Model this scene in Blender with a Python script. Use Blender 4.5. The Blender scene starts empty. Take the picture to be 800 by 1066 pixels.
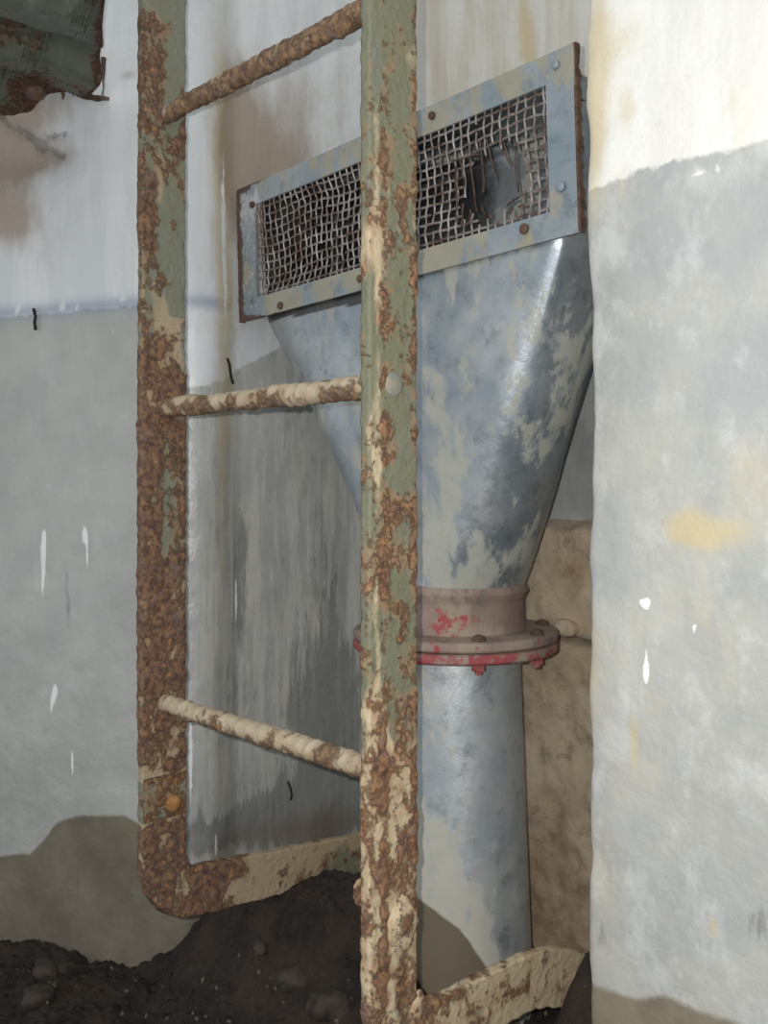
import bpy, bmesh, math, random
import numpy as np
from mathutils import Vector, Matrix
random.seed(7)
SC = bpy.context.scene
COL = SC.collection
PI = math.pi

# ---------------------------------------------------------------- camera, world, light, exposure
F = 1050.0                      # focal length in pixels of the 800x1066 frame
HOR = 500.0                     # pixel row of the horizon
ZC = 0.62                       # eye height
cs, sn = 0.6748, 0.7380         # camera yaw relative to the wall
cam_d = bpy.data.cameras.new('camera')
cam = bpy.data.objects.new('camera', cam_d)
COL.objects.link(cam)
cam_d.lens = F / 1066.0 * 36.0
cam_d.sensor_width = 36.0
cam_d.shift_y = -(533.0 - HOR) / 1066.0
cam_d.clip_start = 0.01
cam.location = (0, 0, ZC)
cam.rotation_euler = (PI / 2, 0, math.atan2(sn, cs))
SC.camera = cam

world = bpy.data.worlds.new('world')
SC.world = world
world.use_nodes = True
world.node_tree.nodes['Background'].inputs[0].default_value = (0.93, 0.97, 1.0, 1)
world.node_tree.nodes['Background'].inputs[1].default_value = 0.78

def lamp(name, r, u, f, energy, radius, col=(1, 1, 1)):   # offsets right / up / forward of the lens
    d = bpy.data.lights.new(name, 'POINT')
    d.energy = energy; d.shadow_soft_size = radius; d.color = col
    o = bpy.data.objects.new(name, d)
    o.location = (r * cs - f * sn, r * sn + f * cs, ZC + u)
    COL.objects.link(o)
    return o
lamp('phone_flash', -0.018, 0.014, 0.0, 20.5, 0.003, (1.0, 0.985, 0.96))

SC.view_settings.view_transform = 'Standard'
SC.view_settings.look = 'None'
SC.view_settings.gamma = 1
SC.view_settings.use_curve_mapping = False
SC.view_settings.exposure = 0.0

# ---------------------------------------------------------------- photo frame helpers
def ray(u):
    a = (u - 400.0) / F
    return (-sn + cs * a, cs + sn * a)          # (s, t) per unit of depth
def onT(u, v, T):                                # pixel to a point on the plane y = T
    r = ray(u); l = T / r[1]
    return Vector((r[0] * l, T, ZC + (HOR - v) / F * l))
def onS(u, v, S):
    r = ray(u); l = S / r[0]
    return Vector((S, r[1] * l, ZC + (HOR - v) / F * l))
def onL(u, v, l):
    r = ray(u)
    return Vector((r[0] * l, r[1] * l, ZC + (HOR - v) / F * l))

# ---------------------------------------------------------------- numpy noise
def _hash(x, y, z, seed):
    h = (x.astype(np.int64) * 374761393 + y.astype(np.int64) * 668265263 + z.astype(np.int64) * 2147483647 + seed * 1274126177) & 0xffffffff
    h = ((h ^ (h >> 13)) * 1274126177) & 0xffffffff
    h = ((h ^ (h >> 16)) * 2246822519) & 0xffffffff
    return ((h ^ (h >> 15)) & 0xffff) / 65535.0
def vnoise(p, seed=0):
    i = np.floor(p).astype(np.int64); f = p - i
    f = f * f * (3 - 2 * f)
    out = 0
    for dx in (0, 1):
        wx = f[:, 0] if dx else 1 - f[:, 0]
        for dy in (0, 1):
            wy = f[:, 1] if dy else 1 - f[:, 1]
            for dz in (0, 1):
                wz = f[:, 2] if dz else 1 - f[:, 2]
                out = out + wx * wy * wz * _hash(i[:, 0] + dx, i[:, 1] + dy, i[:, 2] + dz, seed)
    return out
def fbm(p, scale, octs=4, seed=0, gain=0.5):
    p = np.asarray(p, float) * np.asarray(scale, float)
    a = 1.0; s = 0; n = 0
    for k in range(octs):
        s = s + a * vnoise(p + 17.3 * k, seed + k); n += a
        p = p * 2.03; a *= gain
    return s / n            # 0..1
def sstep(a, b, x):
    t = np.clip((x - a) / (b - a), 0, 1)
    return t * t * (3 - 2 * t)

# ---------------------------------------------------------------- object helpers
def link(name, me, mat, parent=None):
    o = bpy.data.objects.new(name, me)
    COL.objects.link(o)
    if mat: me.materials.append(mat)
    if parent: o.parent = parent
    return o
def tag(o, label=None, cat=None, group=None, kind=None):
    if label: o['label'] = label
    if cat: o['category'] = cat
    if group: o['group'] = group
    if kind: o['kind'] = kind
    return o
def empty(name, loc=(0, 0, 0)):
    o = bpy.data.objects.new(name, None)
    o.location = loc; o.empty_display_size = 0.05
    COL.objects.link(o)
    return o
def fix(o):          # part built in world coordinates under an empty away from the origin
    if o.parent:
        p = o.parent
        loc = Vector((0, 0, 0))
        while p: loc += p.location; p = p.parent
        o.data.transform(Matrix.Translation(-loc))
    return o
def mesh_from(V, Fc, attrs=None, smooth=True):
    me = bpy.data.meshes.new('m')
    me.from_pydata([tuple(v) for v in np.asarray(V, float)], [], [tuple(f) for f in Fc])
    if smooth:
        me.polygons.foreach_set('use_smooth', [True] * len(me.polygons))
    if attrs:
        for k, a in attrs.items():
            at = me.attributes.new(k, 'FLOAT', 'POINT')
            at.data.foreach_set('value', np.asarray(a, np.float32))
    me.update()
    return me
def grid_faces(n, m, closed=False, keep=None):   # n rows, m columns
    Fc = []
    mm = m if closed else m - 1
    for i in range(n - 1):
        for j in range(mm):
            if keep is not None and not keep(i, j): continue
            k = (j + 1) % m
            Fc.append((i * m + j, i * m + k, (i + 1) * m + k, (i + 1) * m + j))
    return Fc
def obj(name, bm, mat, parent=None, smooth=False):
    me = bpy.data.meshes.new(name)
    bmesh.ops.recalc_face_normals(bm, faces=bm.faces)
    if smooth:
        for f in bm.faces: f.smooth = True
    bm.to_mesh(me); bm.free()
    o = link(name, me, mat, parent)
    return fix(o)
def tube_bm(bm, pts, r, seg=6, caps=True, rfun=None):
    pts = [Vector(p) for p in pts]
    rings = []
    up = None
    for i, p in enumerate(pts):
        d = (pts[min(i + 1, len(pts) - 1)] - pts[max(i - 1, 0)]).normalized()
        if up is None:
            up = Vector((0, 0, 1)) if abs(d.z) < .9 else Vector((1, 0, 0))
        x = (up - d * up.dot(d)).normalized(); y = d.cross(x); up = x
        rr = r if rfun is None else rfun(i)
        rings.append([bm.verts.new(p + (x * math.cos(a) + y * math.sin(a)) * rr) for a in [2 * PI * k / seg for k in range(seg)]])
    for a, b in zip(rings, rings[1:]):
        for k in range(seg):
            bm.faces.new((a[k], a[(k + 1) % seg], b[(k + 1) % seg], b[k]))
    if caps:
        bm.faces.new(rings[0][::-1]); bm.faces.new(rings[-1])
    return bm
def dome_bm(bm, c, nrm, r, h, seg=12, rows=4, base=0.0):     # rivet / bolt head
    nrm = Vector(nrm).normalized(); c = Vector(c)
    x = nrm.orthogonal().normalized(); y = nrm.cross(x)
    rings = [[bm.verts.new(c - nrm * 0.002 + (x * math.cos(a) + y * math.sin(a)) * r) for a in [2 * PI * k / seg for k in range(seg)]]]
    for i in range(rows):
        ph = i / rows * PI / 2
        rings.append([bm.verts.new(c + nrm * (base + h * math.sin(ph)) + (x * math.cos(a) + y * math.sin(a)) * r * math.cos(ph)) for a in [2 * PI * k / seg for k in range(seg)]])
    top = bm.verts.new(c + nrm * (base + h))
    for a, b in zip(rings, rings[1:]):
        for k in range(seg): bm.faces.new((a[k], a[(k + 1) % seg], b[(k + 1) % seg], b[k]))
    for k in range(seg): bm.faces.new((rings[-1][k], rings[-1][(k + 1) % seg], top))
    bm.faces.new(rings[0][::-1])
    return bm

# ---------------------------------------------------------------- material helpers
def srgb(r, g, b):
    def c(x):
        x /= 255.0
        return x / 12.92 if x <= .04045 else ((x + .055) / 1.055) ** 2.4
    return (c(r), c(g), c(b), 1)
class NT:
    def __init__(s, name):
        s.m = bpy.data.materials.new(name); s.m.use_nodes = True
        s.t = s.m.node_tree; s.n = s.t.nodes; s.l = s.t.links
        s.bsdf = s.n['Principled BSDF']
        s.tc = s.n.new('ShaderNodeTexCoord').outputs['Object']
    def put(s, sock, v):
        if isinstance(v, bpy.types.NodeSocket): s.l.new(v, sock)
        elif v is not None: sock.default_value = v
    def noise(s, scale, detail=6, rough=.6, stretch=None, dist=0, off=(0, 0, 0)):
        n = s.n.new('ShaderNodeTexNoise')
        n.inputs['Scale'].default_value = scale; n.inputs['Detail'].default_value = detail
        n.inputs['Roughness'].default_value = rough; n.inputs['Distortion'].default_value = dist
        mp = s.n.new('ShaderNodeMapping'); s.l.new(s.tc, mp.inputs[0])
        mp.inputs['Scale'].default_value = stretch or (1, 1, 1); mp.inputs['Location'].default_value = off
        s.l.new(mp.outputs[0], n.inputs['Vector'])
        return n.outputs['Fac']
    def vor(s, scale, feature='F1', off=(0, 0, 0), stretch=None, out='Distance'):
        n = s.n.new('ShaderNodeTexVoronoi'); n.feature = feature
        n.inputs['Scale'].default_value = scale
        mp = s.n.new('ShaderNodeMapping'); s.l.new(s.tc, mp.inputs[0]); mp.inputs['Location'].default_value = off
        mp.inputs['Scale'].default_value = stretch or (1, 1, 1)
        s.l.new(mp.outputs[0], n.inputs['Vector'])
        return n.outputs[out]
    def attr(s, name):
        n = s.n.new('ShaderNodeAttribute'); n.attribute_name = name
        return n.outputs['Fac']
    def math(s, op, a, b=None, clamp=False):
        n = s.n.new('ShaderNodeMath'); n.operation = op; n.use_clamp = clamp
        s.put(n.inputs[0], a)
        if b is not None: s.put(n.inputs[1], b)
        return n.outputs[0]
    def step(s, v, a, b, lo=0., hi=1.):
        n = s.n.new('ShaderNodeMapRange'); n.interpolation_type = 'SMOOTHSTEP'
        s.put(n.inputs['Value'], v)
        n.inputs['From Min'].default_value = a; n.inputs['From Max'].default_value = b
        n.inputs['To Min'].default_value = lo; n.inputs['To Max'].default_value = hi
        return n.outputs[0]
    def mix(s, f, a, b, mode='MIX'):
        n = s.n.new('ShaderNodeMix'); n.data_type = 'RGBA'; n.blend_type = mode
        s.put(n.inputs[0], f); s.put(n.inputs[6], a); s.put(n.inputs[7], b)
        return n.outputs[2]
    def mask(s, at, noise, amt=.5, soft=.06, th=.5):   # attribute edge broken up by noise
        x = s.math('ADD', at, s.math('MULTIPLY', s.math('SUBTRACT', noise, .5), amt))
        return s.step(x, th - soft, th + soft)
    def done(s, col, rough, metal=0., bumps=(), spec=.5):
        s.put(s.bsdf.inputs['Base Color'], col); s.put(s.bsdf.inputs['Roughness'], rough)
        s.put(s.bsdf.inputs['Metallic'], metal); s.put(s.bsdf.inputs['Specular IOR Level'], spec)
        prev = None
        for h, strength, dist in bumps:
            b = s.n.new('ShaderNodeBump'); b.inputs['Strength'].default_value = strength
            b.inputs['Distance'].default_value = dist; s.put(b.inputs['Height'], h)
            if prev: s.l.new(prev, b.inputs['Normal'])
            prev = b.outputs[0]
        if prev: s.l.new(prev, s.bsdf.inputs['Normal'])
        return s.m

def wall_material(name, white, white2, grey, grey2, rough_hi=.75, blotch=.35, seed=0.):
    n = NT(name)
    fine = n.noise(60, 8, .65, off=(seed, 0, 0)); med = n.noise(14, 7, .6, off=(seed, 3, 0))
    streak = n.noise(9, 7, .6, stretch=(3.2, 3.2, .35), off=(seed, 1, 2))
    fst = n.noise(30, 6, .6, stretch=(4, 4, .4), off=(seed, 1, 7))
    cw = n.mix(n.step(streak, .38, .65), white, white2)
    cw = n.mix(n.step(fine, .62, .72, 0, .25), cw, srgb(176, 168, 150))
    cg = n.mix(n.step(med, .35, .66), grey, grey2)
    cg = n.mix(n.step(n.noise(5, 5, .6, stretch=(1, 1, .5), off=(seed, 8, 8)), .4, .65, 0, .35), cg, (grey2[0] * .72, grey2[1] * .72, grey2[2] * .70, 1))
    cg = n.mix(n.step(fst, .52, .72, 0, .5), cg, grey)
    cg = n.mix(n.step(n.noise(26, 8, .7, stretch=(1, 1, .7), off=(seed + 5, 0, 0)), .50, .66, 0, blotch), cg, srgb(212, 214, 214))
    ck_ = n.math('MULTIPLY', n.step(n.noise(24, 9, .75, stretch=(3, 3, .22), off=(seed, 6, 6)), .46, .58), n.attr('chalk_lighten'))
    cg = n.mix(n.math('MULTIPLY', ck_, .5), cg, srgb(206, 203, 194))  # pale runoff tint, doubling as painted-in light on the niche jamb
    cg = n.mix(n.math('MULTIPLY', n.step(n.noise(40, 9, .8, stretch=(2.5, 2.5, .6), off=(seed, 6, 16)), .56, .64, 0, .35), n.attr('chalk_lighten')), cg, srgb(120, 120, 114))
    p = n.mask(n.attr('paint'), n.noise(70, 5, .6), .35, .05)
    c = n.mix(p, cw, cg)
    c = n.mix(n.math('MULTIPLY', n.attr('blue'), .55), c, srgb(110, 128, 160))
    c = n.mix(n.math('MULTIPLY', n.mask(n.attr('stain'), n.noise(35, 7, .7), .8, .34), .62), c, srgb(198, 178, 128))
    c = n.mix(n.math('MULTIPLY', n.mask(n.attr('brown'), n.noise(20, 7, .7, stretch=(1.5, 1.5, .6)), .9, .35), .75), c, srgb(146, 122, 98))
    c = n.mix(n.math('MULTIPLY', n.mask(n.attr('mould'), n.noise(20, 8, .75, stretch=(3, 3, .42), off=(2, seed, 1)), 2.0, .16), .55), c, srgb(92, 92, 88))
    c = n.mix(n.mask(n.attr('chip'), n.noise(90, 4, .6), .4, .08), c, srgb(228, 230, 228))
    tide = n.mask(n.attr('tide'), n.noise(16, 6, .55), .3, .05)
    c = n.mix(n.math('MULTIPLY', tide, .93), c, n.mix(n.step(med, .3, .7), srgb(98, 90, 75), srgb(122, 112, 93)))
    rgh = n.mix(tide, (rough_hi,) * 3 + (1,), (.8, .8, .8, 1))
    return n.done(c, rgh, 0, ((n.noise(7, 6, .6), .35, .02), (fine, .22, .004), (n.vor(26, off=(seed, 0, 0)), .1, .006)), .4)

def rust_material(name, green_bias, dark, mid, tan, green, seed=0.):
    n = NT(name)
    f = n.noise(120, 8, .68, off=(seed, 0, 0)); m = n.noise(40, 7, .65, off=(0, seed, 0))
    st = n.noise(16, 7, .6, stretch=(2, 2, .7), off=(seed, 2, 1))
    paint = n.mix(n.step(n.noise(22, 7, .6, stretch=(2.5, 2.5, .5), off=(seed, 9, 0)), .42, .58), green, srgb(128, 134, 128))
    paint = n.mix(n.step(st, .45, .7, 0, .5), green, paint)
    # paint or tan rust-stained primer
    g = n.math('ADD', n.attr('green'), green_bias)
    c = n.mix(n.mask(g, st, 1.5, .09), tan, paint)
    c = n.mix(n.math('MULTIPLY', n.mask(n.attr('rust'), m, 1.5, .22, .46), .75), c, mid)
    vv = n.vor(150, off=(seed, 0, 0))
    r = n.mask(n.attr('rust'), f, 1.9, .14, .56)
    rc = n.mix(n.step(f, .35, .68), dark, mid)
    rc = n.mix(n.step(vv, .15, .6, .55, 0), rc, dark)
    c = n.mix(r, c, rc)
    c = n.mix(n.math('MULTIPLY', n.step(n.noise(120, 5, .6, off=(seed, 4, 4)), .60, .70, 0, .8), n.step(n.attr('rust'), .2, .6)), c, srgb(186, 132, 78))
    c = n.mix(n.math('MULTIPLY', n.step(n.noise(48, 7, .7, off=(4, seed, 4)), .56, .66, 0, .6), n.step(n.attr('rust'), .3, .7)), c, srgb(128, 112, 106))
    return n.done(c, n.step(r, 0, 1, .55, .9), 0, ((n.math('MULTIPLY', r, 1.0), .6, .0016), (f, .7, .003), (vv, .25, .002)), .35)

def metal_material(name, base, base2, patch, metal=.45, rough=.42, patch_bias=0., seed=0., coat=0.):
    n = NT(name)
    f = n.noise(70, 8, .65, off=(seed, 0, 0)); m = n.noise(13, 7, .6, off=(0, seed, 0), dist=.3)
    st = n.noise(12, 7, .65, stretch=(2.6, 2.6, .5), off=(seed, 3, 0))
    c = n.mix(n.step(m, .35, .65), base, base2)
    c = n.mix(n.step(n.noise(40, 8, .7, off=(3, seed, 0)), .5, .72, 0, .55), c, srgb(84, 92, 100))
    pm = n.math('ADD', n.attr('tan'), patch_bias)
    p = n.mask(pm, n.noise(17, 8, .68, stretch=(1.6, 1.6, .8), off=(seed, 3, 0)), 2.6, .13)
    c = n.mix(n.math('MULTIPLY', p, .7), c, patch)
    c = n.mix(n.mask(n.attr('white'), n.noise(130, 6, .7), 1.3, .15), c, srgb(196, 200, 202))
    c = n.mix(n.math('MULTIPLY', n.mask(n.attr('rust'), f, 1.2, .12), .9), c, srgb(84, 56, 44))
    c = n.mix(n.math('MULTIPLY', n.mask(n.attr('mud'), m, .5, .06), .95), c, srgb(104, 93, 72))
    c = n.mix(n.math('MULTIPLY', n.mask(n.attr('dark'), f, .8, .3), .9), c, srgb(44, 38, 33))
    c = n.mix(n.math('MULTIPLY', n.mask(n.attr('red'), f, 1.5, .1), .85), c, srgb(160, 62, 70))
    nm = n.math('MULTIPLY', n.math('SUBTRACT', 1.0, n.math('MAXIMUM', p, n.math('MAXIMUM', n.attr('mud'), n.attr('rust'))), True), metal)
    rg = n.math('ADD', n.step(f, .3, .7, rough - .06, rough + .12), n.math('MULTIPLY', p, .2))
    n.bsdf.inputs['Coat Weight'].default_value = coat; n.bsdf.inputs['Coat Roughness'].default_value = .34
    return n.done(c, rg, nm, ((m, .15, .01), (f, .25, .002)), .5)

M_left = wall_material('left_wall_paint', srgb(208, 212, 214), srgb(222, 225, 226), srgb(168, 170, 167), srgb(180, 181, 177), .30, .10, 0.)
M_back = wall_material('niche_wall_paint', srgb(214, 212, 204), srgb(196, 188, 172), srgb(172, 174, 172), srgb(152, 154, 152), .42, .12, 4.)
M_right = wall_material('pillar_paint', srgb(226, 226, 221), srgb(216, 215, 208), srgb(160, 162, 162), srgb(176, 176, 168), .7, .3, 8.)
M_railL = rust_material('heavily_rusted_paint', 0., srgb(84, 64, 58), srgb(144, 112, 84), srgb(170, 152, 124), srgb(124, 125, 106), 0.)
M_railR = rust_material('flaking_green_paint', 0., srgb(92, 64, 52), srgb(160, 124, 92), srgb(196, 178, 146), srgb(122, 122, 100), 5.)
M_rung = rust_material('rusted_rung', -.5, srgb(96, 72, 60), srgb(158, 130, 100), srgb(188, 172, 146), srgb(140, 140, 124), 2.)
M_hood = metal_material('galvanised_hood', srgb(146, 157, 165), srgb(176, 182, 185), srgb(172, 170, 152), .62, .37, 0., 0., .5)
M_pipe = metal_material('galvanised_pipe', srgb(172, 180, 184), srgb(194, 198, 198), srgb(186, 182, 164), .4, .42, 0., 3.)
M_frame = metal_material('grille_frame_metal', srgb(136, 150, 160), srgb(160, 168, 172), srgb(162, 152, 122), .3, .5, 0., 6.)
M_flange = metal_material('dusty_flange', srgb(152, 132, 122), srgb(134, 116, 106), srgb(164, 150, 132), 0., .8, 0., 9.)

def simple(name, c1, c2, scale=40, rough=.8, metal=0., bump=.3, dist=.003):
    n = NT(name); f = n.noise(scale, 8, .65)
    return n.done(n.mix(n.step(f, .35, .65), c1, c2), rough, metal, ((f, bump, dist),), .4)
M_wire = simple('rusty_wire', srgb(100, 82, 72), srgb(168, 162, 158), 60, .5, .2, .2, .001)
M_wdark = simple('dark_wire', srgb(60, 46, 40), srgb(104, 84, 70), 60, .8)
M_rivet = simple('painted_rivet', srgb(120, 128, 122), srgb(150, 140, 120), 90, .6)
M_orust = simple('orange_rust', srgb(176, 128, 76), srgb(130, 84, 52), 90, .8, 0, .5, .003)
M_drust = simple('dark_rust', srgb(72, 56, 50), srgb(108, 84, 68), 90, .8, 0, .5, .003)
M_black = simple('black_scrap', srgb(22, 20, 20), srgb(40, 34, 30), 90, .7)
M_red = simple('red_paint', srgb(150, 50, 58), srgb(150, 108, 100), 120, .7)

# ---------------------------------------------------------------- setting: walls as vertical sheets with plaster relief
def resample(poly, step):
    P = [Vector(p) for p in poly]; out = []
    for a, b in zip(P, P[1:]):
        n = max(1, int((b - a).length / step))
        out += [a.lerp(b, k / n) for k in range(n)]
    out.append(P[-1])
    return out
class Wall:
    def __init__(s, poly, z0, z1, step, smooth=6):
        pts = resample(poly, step)
        for _ in range(smooth):
            pts = [pts[0]] + [(pts[i - 1] + pts[i] * 2 + pts[i + 1]) / 4 for i in range(1, len(pts) - 1)] + [pts[-1]]
        s.P = np.array([(p.x, p.y) for p in pts]); s.m = len(pts)
        d = np.gradient(s.P, axis=0); d /= np.linalg.norm(d, axis=1)[:, None]
        s.N = np.stack([d[:, 1], -d[:, 0]], 1)               # faces the room
        s.A = np.concatenate([[0], np.cumsum(np.linalg.norm(np.diff(s.P, axis=0), axis=1))])
        s.z = np.arange(z0, z1 + step / 2, step); s.n = len(s.z)
        s.arc = np.tile(s.A, s.n); s.Z = np.repeat(s.z, s.m)
        s.V = np.column_stack([np.tile(s.P[:, 0], s.n), np.tile(s.P[:, 1], s.n), s.Z])
        s.NN = np.tile(s.N, (s.n, 1))
    def hit(s, u, v):                                          # pixel -> (arc, z, depth), nearest crossing
        r = np.array(ray(u)); c = s.P[:, 0] * r[1] - s.P[:, 1] * r[0]
        best = None
        for i in np.nonzero(c[:-1] * c[1:] <= 0)[0]:
            f = c[i] / (c[i] - c[i + 1]) if c[i] != c[i + 1] else 0
            p = s.P[i] * (1 - f) + s.P[i + 1] * f; l = p @ r / (r @ r)
            if l > 0 and (best is None or l < best[2]): best = (s.A[i] * (1 - f) + s.A[i + 1] * f, ZC + (HOR - v) / F * l, l, p)
        return best
    def spot(s, u, v, ru, rv, hard=1.):                         # soft ellipse centred at a place on this wall
        h = s.hit(u, v)
        if h is None: return 0 * s.arc
        h2 = s.hit(u + ru, v) or s.hit(u - ru, v)
        ra = max(abs(h2[0] - h[0]) if h2 else ru / F * h[2], 1e-4)
        ra = min(ra, ru / F * h[2] * 2.5)
        d2 = ((s.arc - h[0]) / ra) ** 2 + ((s.Z - h[1]) / (rv / F * h[2])) ** 2
        return np.exp(-d2 * .7) * hard
    def edge(s, pts, soft=.02):                                 # 0 above / 1 below a line given by places on this wall
        hs = sorted([h[:2] for h in (s.hit(*p) for p in pts) if h])
        zl = np.interp(s.arc, [h[0] for h in hs], [h[1] for h in hs])
        return np.clip((zl - s.Z) / soft * .5 + .5, 0, 1)
    def build(s, name, mat, disp, attrs, amp=.004):
        base = {k: 0 * s.arc for k in ('chalk_lighten', 'paint', 'blue', 'stain', 'brown', 'mould', 'chip', 'tide')}
        base.update(attrs)
        V = s.V.copy()
        V[:, :2] += s.NN * disp[:, None]
        me = mesh_from(V, grid_faces(s.n, s.m), {k: np.clip(a, 0, 1.5) for k, a in base.items()})
        o = link(name, me, mat)
        so = o.modifiers.new('thick', 'SOLIDIFY'); so.thickness = .06; so.offset = -1
        tag(o, kind='structure')
        return o

# left wall (faces the camera more squarely), ends in the niche edge
dL = Vector((.2, .087)).normalized(); B0 = Vector((-1.122, .61))
def left_at(u):
    r = ray(u); k = (B0.x * r[1] - B0.y * r[0]) / (dL.y * r[0] - dL.x * r[1]); return B0 + dL * k
C = left_at(180)
D = left_at(189)
WL = Wall([B0 - dL * .75, C, (-1.058, .645), (-1.050, .662), (-1.049, .678), (-1.055, .695), (-1.066, .72), (-1.052, .90), (-1.035, .945), (-1.0, .968)], -.12, 1.42, .0045, 4)
disp = (fbm(WL.V, 5, 4, 1) - .5) * .012 + (fbm(WL.V, 40, 3, 2) - .5) * .0022
def crack(W, pix, wpx):
    hs = [W.hit(*p) for p in pix]; d = np.full(len(W.arc), 9.)
    jx = (fbm(W.V, 60, 3, 7) - .5) * .010
    for a, b in zip(hs, hs[1:]):
        ax, az, bx, bz = a[0], a[1], b[0], b[1]; L2 = (bx - ax) ** 2 + (bz - az) ** 2
        k = np.clip(((W.arc - ax) * (bx - ax) + (W.Z - az) * (bz - az)) / L2, 0, 1)
        d = np.minimum(d, np.hypot(W.arc - ax - k * (bx - ax) + jx, W.Z - az - k * (bz - az) + jx))
    return np.exp(-(d / (wpx / F * hs[0][2])) ** 2)
ck = np.maximum(crack(WL, [(-30, 108), (8, 122), (24, 138), (40, 150), (62, 160)], 5), crack(WL, [(38, 148), (50, 141), (66, 139)], 3.2))
disp += .010 * WL.spot(20, 118, 50, 14) - .010 * WL.spot(30, 165, 45, 20) - .006 * ck + .006 * WL.spot(5, 180, 14, 40)
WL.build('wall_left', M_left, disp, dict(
    chalk_lighten=sstep(.0, .03, WL.arc - WL.hit(192, 500)[0]),  # runoff streaks over the whole jamb that also paint it brighter where dim
    paint=WL.edge([(0, 330), (60, 326), (140, 318), (180, 317), (187, 330), (190, 404), (210, 402), (235, 394), (260, 378), (292, 362), (330, 345), (350, 340)], .02),
    blue=np.exp(-((WL.edge([(0, 326), (60, 322), (140, 315), (185, 314), (232, 317)], .05) - .5) / .09) ** 2) * (fbm(WL.V, 50, 3, 5) > .35),
    tide=np.maximum(WL.edge([(0, 893), (30, 890), (60, 858), (80, 850), (125, 850), (150, 862), (180, 878), (190, 925), (232, 915), (250, 905), (300, 895), (350, 880)], .03), 0),
    stain=sum(WL.spot(*a) for a in ((231, 120, 10, 120, .62), (236, 280, 9, 130, .5), (232, 400, 10, 120, .32), (232, 560, 9, 120, .3), (355, 100, 4, 90, .4))),
    brown=sum(WL.spot(*a) for a in ((275, 180, 45, 55, .75), (245, 130, 20, 60, .7), (270, 250, 34, 40, .35), (315, 110, 60, 80, .38), (240, 880, 60, 18, .5), (340, 860, 40, 18, .8), (20, 125, 55, 18, .8), (0, 170, 26, 60, .75), (40, 165, 40, 14, .6), (15, 230, 24, 22, .5), (45, 240, 30, 70, .3), (134, 78, 10, 5, .5))),
    mould=.75 * ck + .85 * sum(WL.spot(*a) for a in ((250, 600, 9, 90, .75), (335, 640, 26, 120, .62), (355, 760, 34, 80, .85), (225, 870, 30, 14, .85), (280, 850, 50, 22, .75), (330, 850, 50, 30, 1.), (205, 840, 8, 60, .35), (240, 720, 16, 60, .4), (300, 500, 40, 60, .25), (300, 760, 30, 60, .3), (70, 650, 5, 45, .45), (130, 790, 14, 30, .4), (100, 470, 20, 18, .3), (35, 560, 60, 60, .15), (20, 270, 12, 6, .4), (12, 100, 24, 10, .6), (5, 480, 20, 30, .25))),
    chip=sum(WL.spot(*a) for a in ((245, 625, 1.2, 30, .9), (250, 590, 1.2, 20, .7), (234, 250, 3, 120, .7), (45, 590, 1.6, 30, 1.1), (46, 565, 1.4, 18, .8), (88, 557, 2.6, 9, 1.0), (91, 580, 1.5, 16, .75), (63, 370, 1.4, 20, .6), (66, 395, 1.4, 16, .6), (57, 720, 2, 9, 1), (54, 735, 1.6, 14, .9), (76, 795, 1.6, 16, .8), (86, 920, 2, 16, .9), (118, 345, 1.2, 14, .6), (218, 360, 2, 60, .5), (200, 680, 4, 90, .35), (198, 800, 4, 60, .6), (205, 560, 3, 90, .4), (226, 880, 1.4, 14, 1))),
))

# niche: splayed left side, back wall
WB = Wall([(-1.03, .95), (-1.0, .966), (-.97, .97), (-.435, .98)], -.12, 1.42, .0045, 5)
disp = (fbm(WB.V, 5, 4, 11) - .5) * .016 + (fbm(WB.V, 45, 3, 12) - .5) * .0016 + (fbm(WB.V, (16, 16, 3), 3, 13) - .5) * .006
WB.build('wall_back', M_back, disp, dict(
    paint=WB.edge([(192, 412), (235, 396), (260, 378), (292, 362), (330, 345), (420, 330), (560, 300)], .03),
    stain=sum(WB.spot(*a) for a in ((231, 120, 10, 120, .62), (236, 280, 9, 130, .5), (232, 400, 10, 120, .32), (232, 560, 9, 120, .3), (545, 30, 9, 40, .7), (550, 55, 6, 26, .5), (355, 100, 4, 90, .4))),
    brown=sum(WB.spot(*a) for a in ((275, 180, 45, 55, .75), (245, 130, 20, 60, .7), (270, 250, 34, 40, .35), (315, 110, 60, 80, .38), (240, 880, 60, 18, .5), (340, 860, 40, 18, .8), (580, 430, 40, 40, .3))),
    mould=sum(WB.spot(*a) for a in ((250, 600, 9, 90, .75), (335, 640, 24, 110, .7), (362, 600, 12, 110, .62), (350, 740, 34, 90, .9), (270, 640, 12, 90, .42), (300, 640, 14, 120, .36), (225, 870, 30, 14, .85), (280, 850, 50, 22, .75), (330, 850, 50, 30, 1.), (205, 840, 8, 60, .35), (240, 720, 16, 60, .4), (300, 500, 40, 60, .25), (300, 760, 30, 60, .3))),
    chip=sum(WB.spot(*a) for a in ((245, 625, 1.8, 30, 1), (250, 590, 1.6, 20, .8), (196, 680, 3, 90, .6), (198, 800, 4, 60, .7), (232, 830, 8, 50, .35), (362, 575, 2, 10, .8), (364, 620, 1.6, 22, .7), (233, 880, 1.4, 14, 1), (255, 190, 3, 6, .7), (225, 350, 3, 60, .5))),
    tide=WB.edge([(192, 905), (250, 900), (300, 890), (378, 868), (450, 900), (600, 900)], .05),
))

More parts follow.
